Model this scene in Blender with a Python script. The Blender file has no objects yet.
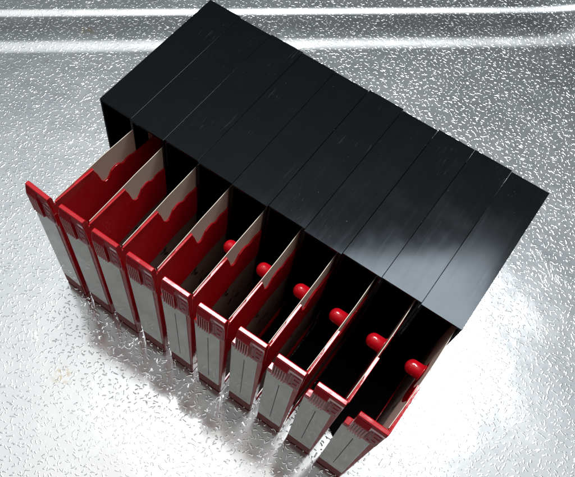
import bpy, bmesh, math, random
from mathutils import Vector, Matrix

S = 0.024            # metres per storage-box width
random.seed(7)
scene = bpy.context.scene
C = scene.collection

# ------------------------------------------------------------------ camera
cam_d = bpy.data.cameras.new('camera')
cam = bpy.data.objects.new('camera', cam_d); C.objects.link(cam)
cam.location = (8.7177*S, -7.3275*S, 16.0116*S)
cam.rotation_euler = (0.3935, -0.0494, 0.6335)
cam_d.sensor_fit = 'HORIZONTAL'; cam_d.sensor_width = 36
cam_d.lens = 596.64/575*36
cam_d.shift_x = 54.63/575; cam_d.shift_y = 109.46/575
cam_d.clip_start = 0.01; cam_d.clip_end = 50
scene.camera = cam

# ------------------------------------------------------------------ light
scene.view_settings.view_transform = 'Standard'
scene.view_settings.look = 'None'
scene.view_settings.exposure = 0.0
scene.view_settings.gamma = 1.0

world = bpy.data.worlds.new('World'); scene.world = world
world.use_nodes = True
nt = world.node_tree; N = nt.nodes; Lk = nt.links
bg = N['Background']
tc = N.new('ShaderNodeTexCoord')
dot = N.new('ShaderNodeVectorMath'); dot.operation = 'DOT_PRODUCT'
dv = Vector((-0.07, 0.0, 1.0)).normalized(); dot.inputs[1].default_value = dv
Lk.new(tc.outputs['Generated'], dot.inputs[0])
mr = N.new('ShaderNodeMapRange'); mr.inputs['From Min'].default_value = -1
Lk.new(dot.outputs['Value'], mr.inputs['Value'])
cr = N.new('ShaderNodeValToRGB'); cr.color_ramp.interpolation = 'LINEAR'
# a pale ceiling overhead that falls off towards dim walls: (degrees from overhead, radiance)
stops = [(180, .03), (110, .04), (85, .05), (66, .07), (58, .12), (49, .28), (45, .41), (37, .80), (29, 1.04), (16, 1.2), (0, 1.22)]
el = cr.color_ramp.elements
for k, (deg, L) in enumerate(stops):
    pos = (math.cos(math.radians(deg)) + 1)/2
    if k == 0: q = el[0]; q.position = pos
    elif k == len(stops)-1: q = el[-1]; q.position = pos
    else: q = el.new(pos)
    cool = min(1.0, deg/60.0)
    q.color = (L*(1.0-0.13*cool), L*(0.985-0.02*cool), L*(0.95+0.08*cool), 1)
Lk.new(mr.outputs['Result'], cr.inputs['Fac'])
# the side the picture is taken from is dimmer: whoever stands there blocks it
sp = N.new('ShaderNodeSeparateXYZ'); Lk.new(tc.outputs['Generated'], sp.inputs[0])
dm = N.new('ShaderNodeMapRange'); dm.interpolation_type = 'SMOOTHSTEP'
for k, v in zip(('From Min', 'From Max', 'To Min', 'To Max'), (-0.34, -0.06, 0.24, 1.0)): dm.inputs[k].default_value = v
Lk.new(sp.outputs['Y'], dm.inputs['Value'])
sc_ = N.new('ShaderNodeVectorMath'); sc_.operation = 'SCALE'
Lk.new(cr.outputs['Color'], sc_.inputs[0]); Lk.new(dm.outputs['Result'], sc_.inputs['Scale'])
Lk.new(sc_.outputs['Vector'], bg.inputs['Color'])
bg.inputs['Strength'].default_value = 1.0

def area(name, target, direction, dist, sx, sy, power, color, roll=0):
    d = bpy.data.lights.new(name, 'AREA'); d.shape = 'RECTANGLE'
    d.size = sx; d.size_y = sy; d.energy = power; d.color = color
    o = bpy.data.objects.new(name, d); C.objects.link(o)
    v = Vector(direction).normalized()
    o.location = Vector(target)*S + v*dist
    q = v.to_track_quat('Z', 'Y')
    o.rotation_euler = (q.to_matrix() @ Matrix.Rotation(roll, 3, 'Z')).to_euler()
    return o
# a long window, turned about 25 degrees to the row of boxes,
area('window_light', (6, -1, 4), (-0.085, 0.487, 1.0), 1.7, 1.06, 0.42, 30, (0.92, 0.965, 1.0), math.radians(25))

# ------------------------------------------------------------------ materials
def mat(name):
    m = bpy.data.materials.new(name); m.use_nodes = True
    return m, m.node_tree.nodes, m.node_tree.links, m.node_tree.nodes['Principled BSDF']

class G:
    """small node helper"""
    def __init__(s, m):
        s.t = m.node_tree; s.n = s.t.nodes; s.l = s.t.links
    def set(s, inp, v):
        if isinstance(v, bpy.types.NodeSocket): s.l.new(v, inp)
        else: inp.default_value = v
    def math(s, op, a, b=0.0, clamp=False):
        n = s.n.new('ShaderNodeMath'); n.operation = op; n.use_clamp = clamp
        s.set(n.inputs[0], a); s.set(n.inputs[1], b); return n.outputs[0]
    def vmath(s, op, a, b=(0, 0, 0)):
        n = s.n.new('ShaderNodeVectorMath'); n.operation = op
        s.set(n.inputs[0], a); s.set(n.inputs[1], b); return n.outputs[0]
    def scale(s, a, f):
        n = s.n.new('ShaderNodeVectorMath'); n.operation = 'SCALE'
        s.set(n.inputs[0], a); s.set(n.inputs['Scale'], f); return n.outputs[0]
    def obj(s):
        return s.n.new('ShaderNodeTexCoord').outputs['Object']
    def noise(s, v, scale, detail=2, rough=0.5, col=False):
        n = s.n.new('ShaderNodeTexNoise'); s.set(n.inputs['Vector'], v)
        n.inputs['Scale'].default_value = scale; n.inputs['Detail'].default_value = detail
        n.inputs['Roughness'].default_value = rough
        return n.outputs['Color' if col else 'Fac']
    def range(s, v, a, b, c=0.0, d=1.0, smooth=True):
        n = s.n.new('ShaderNodeMapRange'); n.interpolation_type = 'SMOOTHSTEP' if smooth else 'LINEAR'
        s.set(n.inputs['Value'], v)
        for i, q in zip(('From Min', 'From Max', 'To Min', 'To Max'), (a, b, c, d)): s.set(n.inputs[i], q)
        return n.outputs['Result']
    def mix(s, f, a, b):
        n = s.n.new('ShaderNodeMix'); n.data_type = 'RGBA'
        s.set(n.inputs['Factor'], f); s.set(n.inputs['A'], a) if False else None
        s.set(n.inputs[6], a); s.set(n.inputs[7], b); return n.outputs[2]
    def sep(s, v):
        n = s.n.new('ShaderNodeSeparateXYZ'); s.set(n.inputs[0], v); return n.outputs
    def bump(s, h, strength=1.0, dist=1.0, normal=None):
        n = s.n.new('ShaderNodeBump'); n.inputs['Strength'].default_value = strength
        n.inputs['Distance'].default_value = dist; s.set(n.inputs['Height'], h)
        if normal is not None: s.l.new(normal, n.inputs['Normal'])
        return n.outputs[0]
    def dashes(s, v, cells, length, width, seed):
        """capsule-shaped marks, one per cell, each turned its own way; 0..1 profile"""
        v = s.vmath('ADD', v, (seed*1.37, seed*2.11, 0))
        vo = s.n.new('ShaderNodeTexVoronoi'); vo.voronoi_dimensions = '2D'; vo.feature = 'F1'
        vo.inputs['Scale'].default_value = 1.0; vo.inputs['Randomness'].default_value = 0.85
        vs = s.scale(v, cells); s.l.new(vs, vo.inputs['Vector'])
        loc = s.vmath('SUBTRACT', vs, vo.outputs['Position'])
        c = s.sep(vo.outputs['Color'])
        r = s.n.new('ShaderNodeVectorRotate'); r.rotation_type = 'Z_AXIS'
        s.l.new(loc, r.inputs['Vector']); s.set(r.inputs['Angle'], s.math('MULTIPLY', c[0], 6.283))
        q = s.sep(r.outputs[0])
        ln = s.math('MULTIPLY', length, s.math('ADD', 0.25, c[1]))
        ax = s.math('MAXIMUM', s.math('SUBTRACT', s.math('ABSOLUTE', q[0]), ln), 0.0)
        # bend each mark a little
        bend = s.math('MULTIPLY', s.math('MULTIPLY', q[0], q[0]), s.math('SUBTRACT', s.math('MULTIPLY', c[2], 3.0), 1.5))
        ay = s.math('SUBTRACT', q[1], bend)
        d = s.math('SQRT', s.math('ADD', s.math('MULTIPLY', ax, ax), s.math('MULTIPLY', ay, ay)))
        return s.range(d, width, 0.0)

# embossed stainless steel ------------------------------------------------
steel, n_, l_, P = mat('embossed_steel'); g = G(steel)
o = g.scale(g.obj(), 1.0/S)                      # in box widths
warp = g.scale(g.vmath('SUBTRACT', g.noise(o, 2.2, 2, 0.5, True), (0.5, 0.5, 0.5)), 0.20)
ow = g.vmath('ADD', o, warp)
h1 = g.dashes(ow, 5.7, 0.20, 0.125, 1.0)
h2 = g.dashes(ow, 4.4, 0.24, 0.10, 9.0)
hh = g.math('MAXIMUM', h1, g.math('MULTIPLY', h2, 0.85))
big = g.noise(o, 0.55, 3)
amp = g.range(big, 0.3, 0.7, 0.75, 1.1)
hh = g.math('MULTIPLY', hh, amp)
fine = g.noise(o, 14.0, 3)
wav = g.noise(o, 0.9, 2)
tot = g.math('ADD', g.math('ADD', hh, g.math('MULTIPLY', fine, 0.10)), g.math('MULTIPLY', wav, 3.0))
b = g.bump(tot, 1.0, 0.0047*S)
# long hairline scratches, rubbed in many directions
def hair(ang, seed):
    r = g.n.new('ShaderNodeVectorRotate'); r.rotation_type = 'Z_AXIS'
    g.l.new(ow, r.inputs['Vector']); r.inputs['Angle'].default_value = ang
    v = g.vmath('MULTIPLY', r.outputs[0], (0.35, 7.0, 1)); v = g.vmath('ADD', v, (seed, seed, 0))
    k = g.noise(v, 1.0, 2)
    return g.range(g.math('ABSOLUTE', g.math('SUBTRACT', k, 0.5)), 0.012, 0.0)
hr = g.math('MAXIMUM', hair(0.9, 3.0), hair(2.3, 17.0))
hr = g.math('MULTIPLY', hr, g.range(g.noise(o, 0.8, 2), 0.60, 0.72))
b = g.bump(hr, 0.2, 0.010*S, b)
l_.new(b, P.inputs['Normal'])
rr = g.math('ADD', g.range(g.noise(o, 0.35, 4, 0.6), 0.3, 0.7, 0.10, 0.16), g.math('MULTIPLY', g.noise(o, 6.0, 3), 0.05))
rr = g.math('ADD', rr, g.math('MULTIPLY', hh, 0.22))      # the embossed marks are duller than the flats
l_.new(rr, P.inputs['Roughness'])
# a little dried residue
st = g.range(g.noise(o, 1.3, 5, 0.65), 0.66, 0.74)
st = g.math('MULTIPLY', st, g.range(g.noise(o, 9.0, 3), 0.45, 0.6))
base = g.mix(g.range(g.noise(o, 0.5, 4), 0.3, 0.7), (0.70, 0.71, 0.72, 1), (0.78, 0.785, 0.785, 1))
base = g.mix(g.math('MULTIPLY', st, 0.5), base, (0.52, 0.44, 0.30, 1))
for sx, sy, sr in ((2.08, -5.09, 0.42), (-6.27, 5.42, 0.40)):      # two dried drops
    dd = g.n.new('ShaderNodeVectorMath'); dd.operation = 'DISTANCE'
    g.l.new(o, dd.inputs[0]); dd.inputs[1].default_value = (sx, sy, 0)
    ms = g.math('MULTIPLY', g.range(dd.outputs['Value'], sr, sr*0.3), g.range(g.noise(o, 7.0, 3), 0.46, 0.6))
    base = g.mix(g.math('MULTIPLY', ms, 0.5), base, (0.50, 0.38, 0.16, 1))
l_.new(base, P.inputs['Base Color'])
P.inputs['Metallic'].default_value = 1.0

# black plastic -----------------------------------------------------------
def plastic_black(name, col, rough, scr=True):
    m, n, l, P = mat(name); g = G(m)
    info = g.n.new('ShaderNodeObjectInfo')
    o = g.scale(g.obj(), 1.0/S)
    o = g.vmath('ADD', o, g.scale((1, 1, 0), g.math('MULTIPLY', info.outputs['Random'], 50.0)))
    sm = g.noise(o, 0.9, 4, 0.6)
    # rubbing along the depth of the box
    v = g.vmath('MULTIPLY', o, (9.0, 0.5, 1.0))
    rub = g.noise(v, 1.0, 3, 0.6)
    rg = g.math('ADD', g.range(sm, 0.3, 0.7, rough-0.02, rough+0.03), g.range(rub, 0.45, 0.75, 0.0, 0.025))
    l.new(rg, P.inputs['Roughness'])
    P.inputs['Specular IOR Level'].default_value = 0.21
    P.inputs['Specular Tint'].default_value = (0.82, 0.91, 1.0, 1)
    dust = g.range(g.noise(o, 26.0, 2), 0.73, 0.80)
    dust = g.math('MULTIPLY', dust, g.range(g.noise(o, 1.4, 2), 0.45, 0.65))
    w = g.vmath('MULTIPLY', g.vmath('ADD', o, g.scale(g.noise(o, 1.5, 1, 0.5, True), 0.12)), (14.0, 0.55, 1.0))
    k = g.noise(w, 1.0, 1)
    s1 = g.math('MULTIPLY', g.range(g.math('ABSOLUTE', g.math('SUBTRACT', k, 0.5)), 0.014, 0.0),
                g.range(g.noise(o, 0.8, 2), 0.56, 0.68))
    f = g.math('MAXIMUM', g.math('MULTIPLY', dust, 0.5), g.math('MULTIPLY', s1, 0.06 if scr else 0.0), True)
    l.new(g.mix(f, col, (0.30, 0.31, 0.32, 1)), P.inputs['Base Color'])
    l.new(g.bump(g.math('ADD', g.noise(g.vmath('MULTIPLY', o, (1.6, 0.3, 1.0)), 1.0, 1), g.math('MULTIPLY', rub, 0.06)), 0.10, 0.03*S), P.inputs['Normal'])
    return m
black = plastic_black('black_plastic', (0.0004, 0.0009, 0.0016, 1), 0.11)
inner_black = plastic_black('added_floor_black', (0.003, 0.003, 0.003, 1), 0.5, False)

# red plastic ---------------------------------------------------------------
red, n_, l_, P = mat('red_plastic'); g = G(red)
o = g.scale(g.obj(), 1.0/S)
k = g.noise(o, 1.6, 4, 0.6)
info = g.n.new('ShaderNodeObjectInfo')
oj = g.vmath('ADD', o, g.scale((1, 1, 1), g.math('MULTIPLY', info.outputs['Random'], 30.0)))
sc = g.range(g.math('ABSOLUTE', g.math('SUBTRACT', g.noise(g.vmath('MULTIPLY', oj, (6.0, 1.2, 1.2)), 1.0, 3), 0.5)), 0.010, 0.0)
sc = g.math('MULTIPLY', sc, g.range(g.noise(oj, 1.1, 2), 0.52, 0.64))
grime = g.math('MULTIPLY', g.range(g.noise(oj, 3.0, 5, 0.7), 0.55, 0.80), 0.30)
rc = g.mix(k, (0.48, 0.003, 0.009, 1), (0.58, 0.006, 0.015, 1))
rc = g.mix(grime, rc, (0.10, 0.004, 0.006, 1))
l_.new(g.mix(g.math('MULTIPLY', sc, 0.45), rc, (0.45, 0.12, 0.12, 1)), P.inputs['Base Color'])
l_.new(g.range(g.noise(o, 5.0, 4, 0.6), 0.3, 0.7, 0.07, 0.13), P.inputs['Roughness'])
P.inputs['IOR'].default_value = 1.55
l_.new(g.bump(g.noise(o, 2.5, 2), 0.2, 0.03*S), P.inputs['Normal'])
P.inputs['Specular IOR Level'].default_value = 0.5

pinkish, n_, l_, P = mat('reflection_pink_emblem'); g = G(pinkish)  # pinkish tone painted in for the reflection on the emblem plate
o = g.scale(g.obj(), 1.0/S)
l_.new(g.mix(g.noise(o, 7.0, 3), (0.30, 0.03, 0.045, 1), (0.42, 0.09, 0.11, 1)), P.inputs['Base Color'])
P.inputs['Roughness'].default_value = 0.38

# label card behind clear cover --------------------------------------------
def label_mat(name, c1, c2):
    m, n, l, P = mat(name); g = G(m)
    info = g.n.new('ShaderNodeObjectInfo')
    o = g.scale(g.obj(), 1.0/S)
    o2 = g.vmath('ADD', o, g.scale((1, 1, 1), g.math('MULTIPLY', info.outputs['Random'], 50.0)))
    k = g.noise(o2, 1.4, 4, 0.6)
    l.new(g.mix(k, c1, c2), P.inputs['Base Color'])
    P.inputs['Roughness'].default_value = 0.5
    P.inputs['Coat Weight'].default_value = 1.0
    P.inputs['Coat IOR'].default_value = 1.85
    P.inputs['Specular IOR Level'].default_value = 0.3
    l.new(g.range(g.noise(o2, 3.0, 4, 0.6), 0.3, 0.7, 0.05, 0.14), P.inputs['Coat Roughness'])
    bb = g.bump(g.noise(o2, 0.8, 1), 0.4, 0.045*S)
    l.new(bb, P.inputs['Coat Normal'])
    return m
label_m = label_mat('label_card', (0.70, 0.68, 0.58, 1), (0.80, 0.78, 0.69, 1))
label_line, n_, l_, P = mat('label_crease'); P.inputs['Base Color'].default_value = (0.012, 0.012, 0.012, 1); P.inputs['Roughness'].default_value = 0.5
strip_m = label_mat('red_strip', (0.30, 0.016, 0.012, 1), (0.38, 0.035, 0.025, 1))
strip_m.node_tree.nodes['Principled BSDF'].inputs['Coat Weight'].default_value = 0.0

# beige card -----------------------------------------------------------------
beige, n_, l_, P = mat('beige_card'); g = G(beige)
o = g.scale(g.obj(), 1.0/S)
bc = g.mix(g.noise(o, 2.0, 4, 0.6), (0.70, 0.61, 0.50, 1), (0.77, 0.68, 0.57, 1))
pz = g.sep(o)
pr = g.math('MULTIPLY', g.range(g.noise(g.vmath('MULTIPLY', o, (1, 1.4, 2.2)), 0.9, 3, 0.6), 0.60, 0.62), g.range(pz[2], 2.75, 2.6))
bc = g.mix(g.range(pz[2], 2.95, 2.85), bc, (0.26, 0.225, 0.19, 1))  # shade on the lower card, painted in as darker brown-grey
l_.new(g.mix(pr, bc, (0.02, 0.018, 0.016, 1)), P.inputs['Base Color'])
P.inputs['Roughness'].default_value = 0.55
l_.new(g.bump(g.noise(o, 20.0, 3), 0.3, 0.01*S), P.inputs['Normal'])

# ------------------------------------------------------------------ mesh helpers
def box(bm, x0, x1, y0, y1, z0, z1, bev=0.0, seg=2):
    vs = [bm.verts.new((x*S, y*S, z*S)) for z in (z0, z1) for y in (y0, y1) for x in (x0, x1)]
    fs = [bm.faces.new([vs[i] for i in q]) for q in ((0, 2, 3, 1), (4, 5, 7, 6), (0, 1, 5, 4), (2, 6, 7, 3), (0, 4, 6, 2), (1, 3, 7, 5))]
    if bev:
        es = list({e for f in fs for e in f.edges})
        bmesh.ops.bevel(bm, geom=es, offset=bev*S, segments=seg, affect='EDGES', profile=0.5)
    return vs

def prism(bm, pts, axis, a, b, bev=0.0, seg=2):
    """polygon pts (2-D) extruded along an axis from a to b"""
    def P3(p, t):
        if axis == 'x': return (t*S, p[0]*S, p[1]*S)
        if axis == 'y': return (p[0]*S, t*S, p[1]*S)
        return (p[0]*S, p[1]*S, t*S)
    A = [bm.verts.new(P3(p, a)) for p in pts]; B = [bm.verts.new(P3(p, b)) for p in pts]
    n = len(pts)
    fs = [bm.faces.new(A), bm.faces.new(B[::-1])]
    for i in range(n): fs.append(bm.faces.new((A[i], B[i], B[(i+1) % n], A[(i+1) % n])))
    bmesh.ops.recalc_face_normals(bm, faces=fs)
    if bev:
        es = [e for e in {e for f in fs for e in f.edges} if len(e.link_faces) == 2 and e.calc_face_angle(0) > 0.5]
        bmesh.ops.bevel(bm, geom=es, offset=bev*S, segments=seg, affect='EDGES', profile=0.5, clamp_overlap=True)

def obj(name, bm, mats, parent=None, smooth=False):
    me = bpy.data.meshes.new(name)
    bmesh.ops.recalc_face_normals(bm, faces=bm.faces[:])
    bm.to_mesh(me); bm.free()
    for m in (mats if isinstance(mats, (list, tuple)) else [mats]): me.materials.append(m)
    if smooth: me.shade_smooth()
    ob = bpy.data.objects.new(name, me); C.objects.link(ob)
    if parent: ob.parent = parent
    return ob

# ------------------------------------------------------------------ draining board
TA, TB = (0.7615, 0.6481), (-0.6481, 0.7615)      # along the grooves, across them
def sstep(x, a, b):
    t = max(0.0, min(1.0, (x-a)/(b-a))); return t*t*(3-2*t)
def height(t, n):
    # two soft steps up; the lower one swings away and widens towards its right end
    u = max(0.0, (t - 15.6)/2.2)
    h = 0.075*(1 + 1.6*u*u)*sstep(n - 7.42 - 0.22*u*u, -0.32 - 0.2*u*u, 0.24 + 0.40*u*u)
    h -= 0.05*sstep(n - 8.4, -0.75, 0.75)
    h += 0.075*sstep(n - 9.05, -0.16, 0.16)
    return h
def spaced(lo, hi, fine):
    xs = set()
    v = lo
    while v <= hi + 1e-6: xs.add(round(v, 3)); v += 4.0
    for a, b, s in fine:
        v = a
        while v <= b + 1e-6: xs.add(round(v, 3)); v += s
    return sorted(xs)
ts = spaced(-60, 60, [(14, 22, 0.25)]); ns = spaced(-60, 60, [(6.2, 12.0, 0.04)])
bm = bmesh.new()
grid = [[bm.verts.new(((t*TA[0]+n*TB[0])*S, (t*TA[1]+n*TB[1])*S, height(t, n)*S)) for n in ns] for t in ts]
for i in range(len(ts)-1):
    for j in range(len(ns)-1):
        bm.faces.new((grid[i][j], grid[i+1][j], grid[i+1][j+1], grid[i][j+1]))
floor = obj('ground', bm, steel, smooth=True)
floor['kind'] = 'structure'
floor['label'] = 'embossed stainless steel draining board with two raised steps'
floor['category'] = 'draining board'

# ------------------------------------------------------------------ storage boxes
D, H = 4.436, 4.871
labels = [
 'black storage box at the left end of the row, its drawer bordering bare steel',
 'second black storage box from the left end of the row, red drawer pulled out',
 'third black storage box from the left end of the row, label without crease',
 'fourth black storage box from the left end, last with an uncreased grey label',
 'fifth black storage box from the left end, first with a dark-creased label',
 'sixth black storage box from the left end of the row, red peg showing',
 'fourth black storage box from the right end, white glint on its grip',
 'third black storage box from the right end, red peg between tall cards',
 'second black storage box from the right end, beside the end one',
 'black storage box at the right end of the row, brightest sheen on top',
]
EY = [0.025, -0.015, 0.02, -0.005, -0.02, 0.02, -0.035, 0.01, 0.02, -0.02]
CR = [0.15, -0.10, 0.05, -0.15, 0.12, -0.05, 0.10, -0.12, 0.08, -0.05]   # degrees out of line   # casings not quite flush
ROT = [-3.2, -0.4, -0.2, 0.0, -0.3, 0.2, 0.3, -0.3, -0.2, -0.6]
DX = [0.0, 0.02, 0.02, 0.01, 0.01, 0.0, 0.0, -0.01, -0.01, 0.0]
DY = [-.04, -.03, -.05, -.04, -.05, -.07, 0, -.02, -.03, -.05]

def casing(root, last):
    bm = bmesh.new()
    w = 0.055; x0, x1 = 0.0045, 0.9955
    outer = [(x0, 0, 0), (x1, 0, 0), (x1, 0, H), (x0, 0, H)]
    # hollow box, open at the front: built as outer shell + inner shell + front rim
    def V(p): return bm.verts.new((p[0]*S, p[1]*S, p[2]*S))
    o0 = [V(p) for p in outer]; o1 = [V((p[0], D, p[2])) for p in outer]
    inn = [(x0+w, 0, w), (x1-w, 0, w), (x1-w, 0, H-w), (x0+w, 0, H-w)]
    i0 = [V(p) for p in inn]; i1 = [V((p[0], D-w, p[2])) for p in inn]
    oe = []
    for k in range(4):
        j = (k+1) % 4
        f = bm.faces.new((o0[k], o1[k], o1[j], o0[j])); oe += list(f.edges)
        bm.faces.new((i0[k], i0[j], i1[j], i1[k]))
        bm.faces.new((o0[k], o0[j], i0[j], i0[k]))
    bm.faces.new(o1[::-1]); bm.faces.new(i1)
    bmesh.ops.bevel(bm, geom=list(set(oe)), offset=0.004*S, segments=2, affect='EDGES', profile=0.5)
    if not last:      # strips added in the seam to block the bright steel behind it
        for zr in (0.25, 2.4, 4.3): box(bm, 0.990, 1.002, 0.08, D-0.10, zr, zr+0.22)
    return obj('casing', bm, black, root)

def wall_bm():
    bm = bmesh.new()
    prof = [(-2.66, 2.6), (-2.66, 4.36), (-2.45, 4.42), (-1.44, 4.46), (-1.38, 4.40), (-1.30, 4.22), (-1.20, 3.86), (-1.12, 3.76),
            (-1.03, 3.75), (-0.95, 3.82), (-0.86, 3.93), (-0.72, 3.97), (-0.58, 3.95), (-0.50, 3.87), (-0.42, 3.86), (-0.34, 3.90),
            (-0.2, 3.90), (-0.1, 3.86), (0.9, 3.82), (0.9, 2.80), (-0.9, 2.86), (-1.9, 2.78)]
    prism(bm, prof, 'x', 0.882, 0.932, 0.008, 2)
    # flange: narrow at the front, widening over the card at the back
    fl = [(0.912, -2.62), (0.952, -2.62), (0.952, -1.385), (0.862, -1.385), (0.862, -1.80), (0.880, -1.92), (0.912, -2.02)]
    prism(bm, fl, 'z', 4.395, 4.470, 0.012, 2)
    # foot rail
    box(bm, 0.84, 0.925, -2.56, 0.8, 0.02, 0.34, 0.01)
    box(bm, 0.22, 0.85, -2.56, -2.3, 0.03, 0.10, 0.01)
    # corner post where wall meets front
    box(bm, 0.870, 0.928, -2.64, -2.53, 0.12, 4.30, 0.02)
    return bm

def front_bm():
    bm = bmesh.new()
    prism(bm, [(0.165, 0.02), (0.930, 0.02), (0.930, 3.72), (0.105, 3.72)], 'y', -2.735, -2.55, 0.02, 2)
    return bm

def grip_bm():
    bm = bmesh.new()
    # back plate with level top and rolled upper lip
    prism(bm, [(-2.765, 3.60), (-2.785, 4.28), (-2.815, 4.56), (-2.800, 4.692), (-2.695, 4.690), (-2.65, 4.60), (-2.60, 3.60)], 'x', 0.215, 0.926, 0.014, 2)
    # sloping ear at the left of the grip
    prism(bm, [(0.085, 3.62), (0.215, 3.62), (0.215, 3.80), (0.085, 3.80)], 'y', -2.77, -2.60, 0.012, 2)
    # lip over the ribs
    prism(bm, [(-2.775, 4.34), (-2.868, 4.36), (-2.866, 4.43), (-2.82, 4.62), (-2.79, 4.66)], 'x', 0.222, 0.575, 0.012, 2)
    for i in range(6):
        x0 = 0.226 + i*0.0615
        prism(bm, [(-2.85, 3.74), (-2.872, 4.40), (-2.80, 4.46), (-2.75, 4.40), (-2.75, 3.70)], 'x', x0, x0+0.036, 0.007, 2)
    return bm

def emblem_bm():
    """raised square with an angular figure in it"""
    bm = bmesh.new()
    y1, y0 = -2.775, -2.812
    X = lambda u: 0.625 + u*0.270
    Z = lambda v: 3.80 + v*0.62
    prism(bm, [(X(-.06), Z(-.06)), (X(1.06), Z(-.06)), (X(1.06), Z(1.06)), (X(-.06), Z(1.06))], 'y', -2.802, y1, 0.006, 1)
    old = set(bm.faces)
    def bar(u0, v0, u1, v1):
        box(bm, X(u0), X(u1), y0, y1, Z(v0), Z(v1), 0.004, 1)
    # angular tall stroke with a foot, and an angular 5 beside it
    bar(0.06, 0.10, 0.16, 0.90); bar(0.06, 0.00, 0.34, 0.09)
    bar(0.30, 0.84, 0.94, 0.94); bar(0.30, 0.54, 0.41, 0.83); bar(0.42, 0.54, 0.94, 0.63)
    bar(0.83, 0.18, 0.94, 0.53); bar(0.46, 0.18, 0.82, 0.27)
    for f in bm.faces:
        if f not in old: f.material_index = 1
    return bm

def label_bm(crease):
    bm = bmesh.new()
    zt, zb = 3.60, 0.52
    lx = lambda z: (0.175 - (z-0.0)*0.026, 0.885 - (z-0.0)*0.024)
    prism(bm, [(lx(zb)[0], zb), (lx(zb)[1], zb), (lx(zt)[1], zt), (lx(zt)[0], zt)], 'y', -2.755, -2.73, 0.005, 1)
    if crease:
        old = set(bm.faces)
        mid = lambda z: (lx(z)[0]+lx(z)[1])/2 + 0.02
        a, b_ = 0.75 + random.uniform(0, .3), 3.25
        prism(bm, [(mid(a)-.008, a), (mid(a)+.008, a), (mid(b_)+.010, b_), (mid(b_)-.010, b_)], 'y', -2.7565, -2.745)
        for f in bm.faces:
            if f not in old: f.material_index = 1
    return bm

def strip_bm():
    bm = bmesh.new()
    prism(bm, [(0.185, 0.06), (0.895, 0.06), (0.883, 0.50), (0.172, 0.50)], 'y', -2.752, -2.73, 0.004, 1)
    return bm

def card_bm(i):
    """thin card, standing full height, bowed a little"""
    bm = bmesh.new()
    rnd = random.Random(i*5+1)
    bow = 0.012 + 0.02*rnd.random(); ny, nz = 22, 6
    def P(y, z, dx):
        u = (y+2.5)/3.3; v = (z-0.3)/4.3
        x = 0.860 + bow*math.sin(u*math.pi)*v*1.2 - (0.05 if i > 4 else 0.0)*max(0, u-0.55)*v
        return (x+dx)*S, y*S, z*S
    rows = {}
    for s, dx in ((0, 0.0), (1, 0.014)):
        for a in range(ny+1):
            for b_ in range(nz+1):
                y = -2.55 + 3.35*a/ny
                zt = 4.44 + 0.13*min(1, (y+2.55)/1.6)
                rows[s, a, b_] = bm.verts.new(P(y, 0.50 + (zt-0.50)*b_/nz, dx))
    for a in range(ny):
        for b_ in range(nz):
            for s in (0, 1):
                q = [rows[s, a, b_], rows[s, a+1, b_], rows[s, a+1, b_+1], rows[s, a, b_+1]]
                bm.faces.new(q)
    for a in range(ny):
        for b_ in (0, nz): bm.faces.new((rows[0, a, b_], rows[0, a+1, b_], rows[1, a+1, b_], rows[1, a, b_]))
    for b_ in range(nz):
        for a in (0, ny): bm.faces.new((rows[0, a, b_], rows[0, a, b_+1], rows[1, a, b_+1], rows[1, a, b_]))
    return bm

def peg_bm(i):
    """round-ended peg reaching across from the wall"""
    bm = bmesh.new()
    r, cy, cz = 0.178, -0.80, 3.87
    tip = 0.60 if i < 4 else 0.45
    prof = [(0.862, r*1.16), (0.838, r*1.16), (0.832, r*1.02), (tip+0.17, r*0.99)] + [(tip + 0.16 - 0.16*math.sin(a), r*0.985*math.cos(a)) for a in [i*math.pi/2/9 for i in range(0, 10)]]
    seg = 28; rings = []
    for (x, rad) in prof:
        if rad < 1e-4: rings.append([bm.verts.new((x*S, cy*S, cz*S))]); continue
        rings.append([bm.verts.new((x*S, (cy+rad*math.cos(2*math.pi*k/seg))*S, (cz+rad*0.95*math.sin(2*math.pi*k/seg))*S)) for k in range(seg)])
    for A, B in zip(rings, rings[1:]):
        for k in range(seg):
            j = (k+1) % seg
            if len(B) == 1: bm.faces.new((A[k], A[j], B[0]))
            else: bm.faces.new((A[k], A[j], B[j], B[k]))
    bm.faces.new(rings[0][::-1])
    return bm

for i in range(10):
    root = bpy.data.objects.new('storage_box', None); C.objects.link(root)
    root.empty_display_size = 0.01
    root.location = (i*S, EY[i]*S, 0)
    root['label'] = labels[i]; root['category'] = 'storage box'; root['group'] = 'row of black storage boxes with red drawers'
    cs = casing(root, i == 9); cs.rotation_euler = (0, 0, math.radians(CR[i]*0.12))
    bm = wall_bm()
    # drawer pivots about its front right corner
    dr = obj('drawer', bm, red, root)
    a = math.radians(ROT[i]); piv = Vector((0.6*S, -2.74*S, 0))
    M = Matrix.Translation(Vector((DX[i]*S, (DY[i]-EY[i])*S, 0)) + piv) @ Matrix.Rotation(a, 4, 'Z') @ Matrix.Translation(-piv)
    dr.matrix_local = M
    obj('front_panel', front_bm(), red, dr)
    obj('grip', grip_bm(), red, dr)
    obj('emblem', emblem_bm(), [pinkish, red], dr)
    obj('label_card', label_bm(i >= 4), [label_m, label_line], dr)
    obj('label_strip', strip_bm(), strip_m, dr)
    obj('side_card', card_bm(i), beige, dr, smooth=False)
    obj('peg', peg_bm(i), red, dr, smooth=True)
    bm = bmesh.new()
    prism(bm, [(0.21, -2.54), (0.835, -2.54), (0.835, 0.75), (-0.06, 0.75), (-0.06, -1.72), (0.21, -1.9)], 'z', 0.102, 0.13, 0.008)
    obj('added_dark_floor', bm, inner_black, dr)  # black sheet added so the space between drawers stays dark over the steel
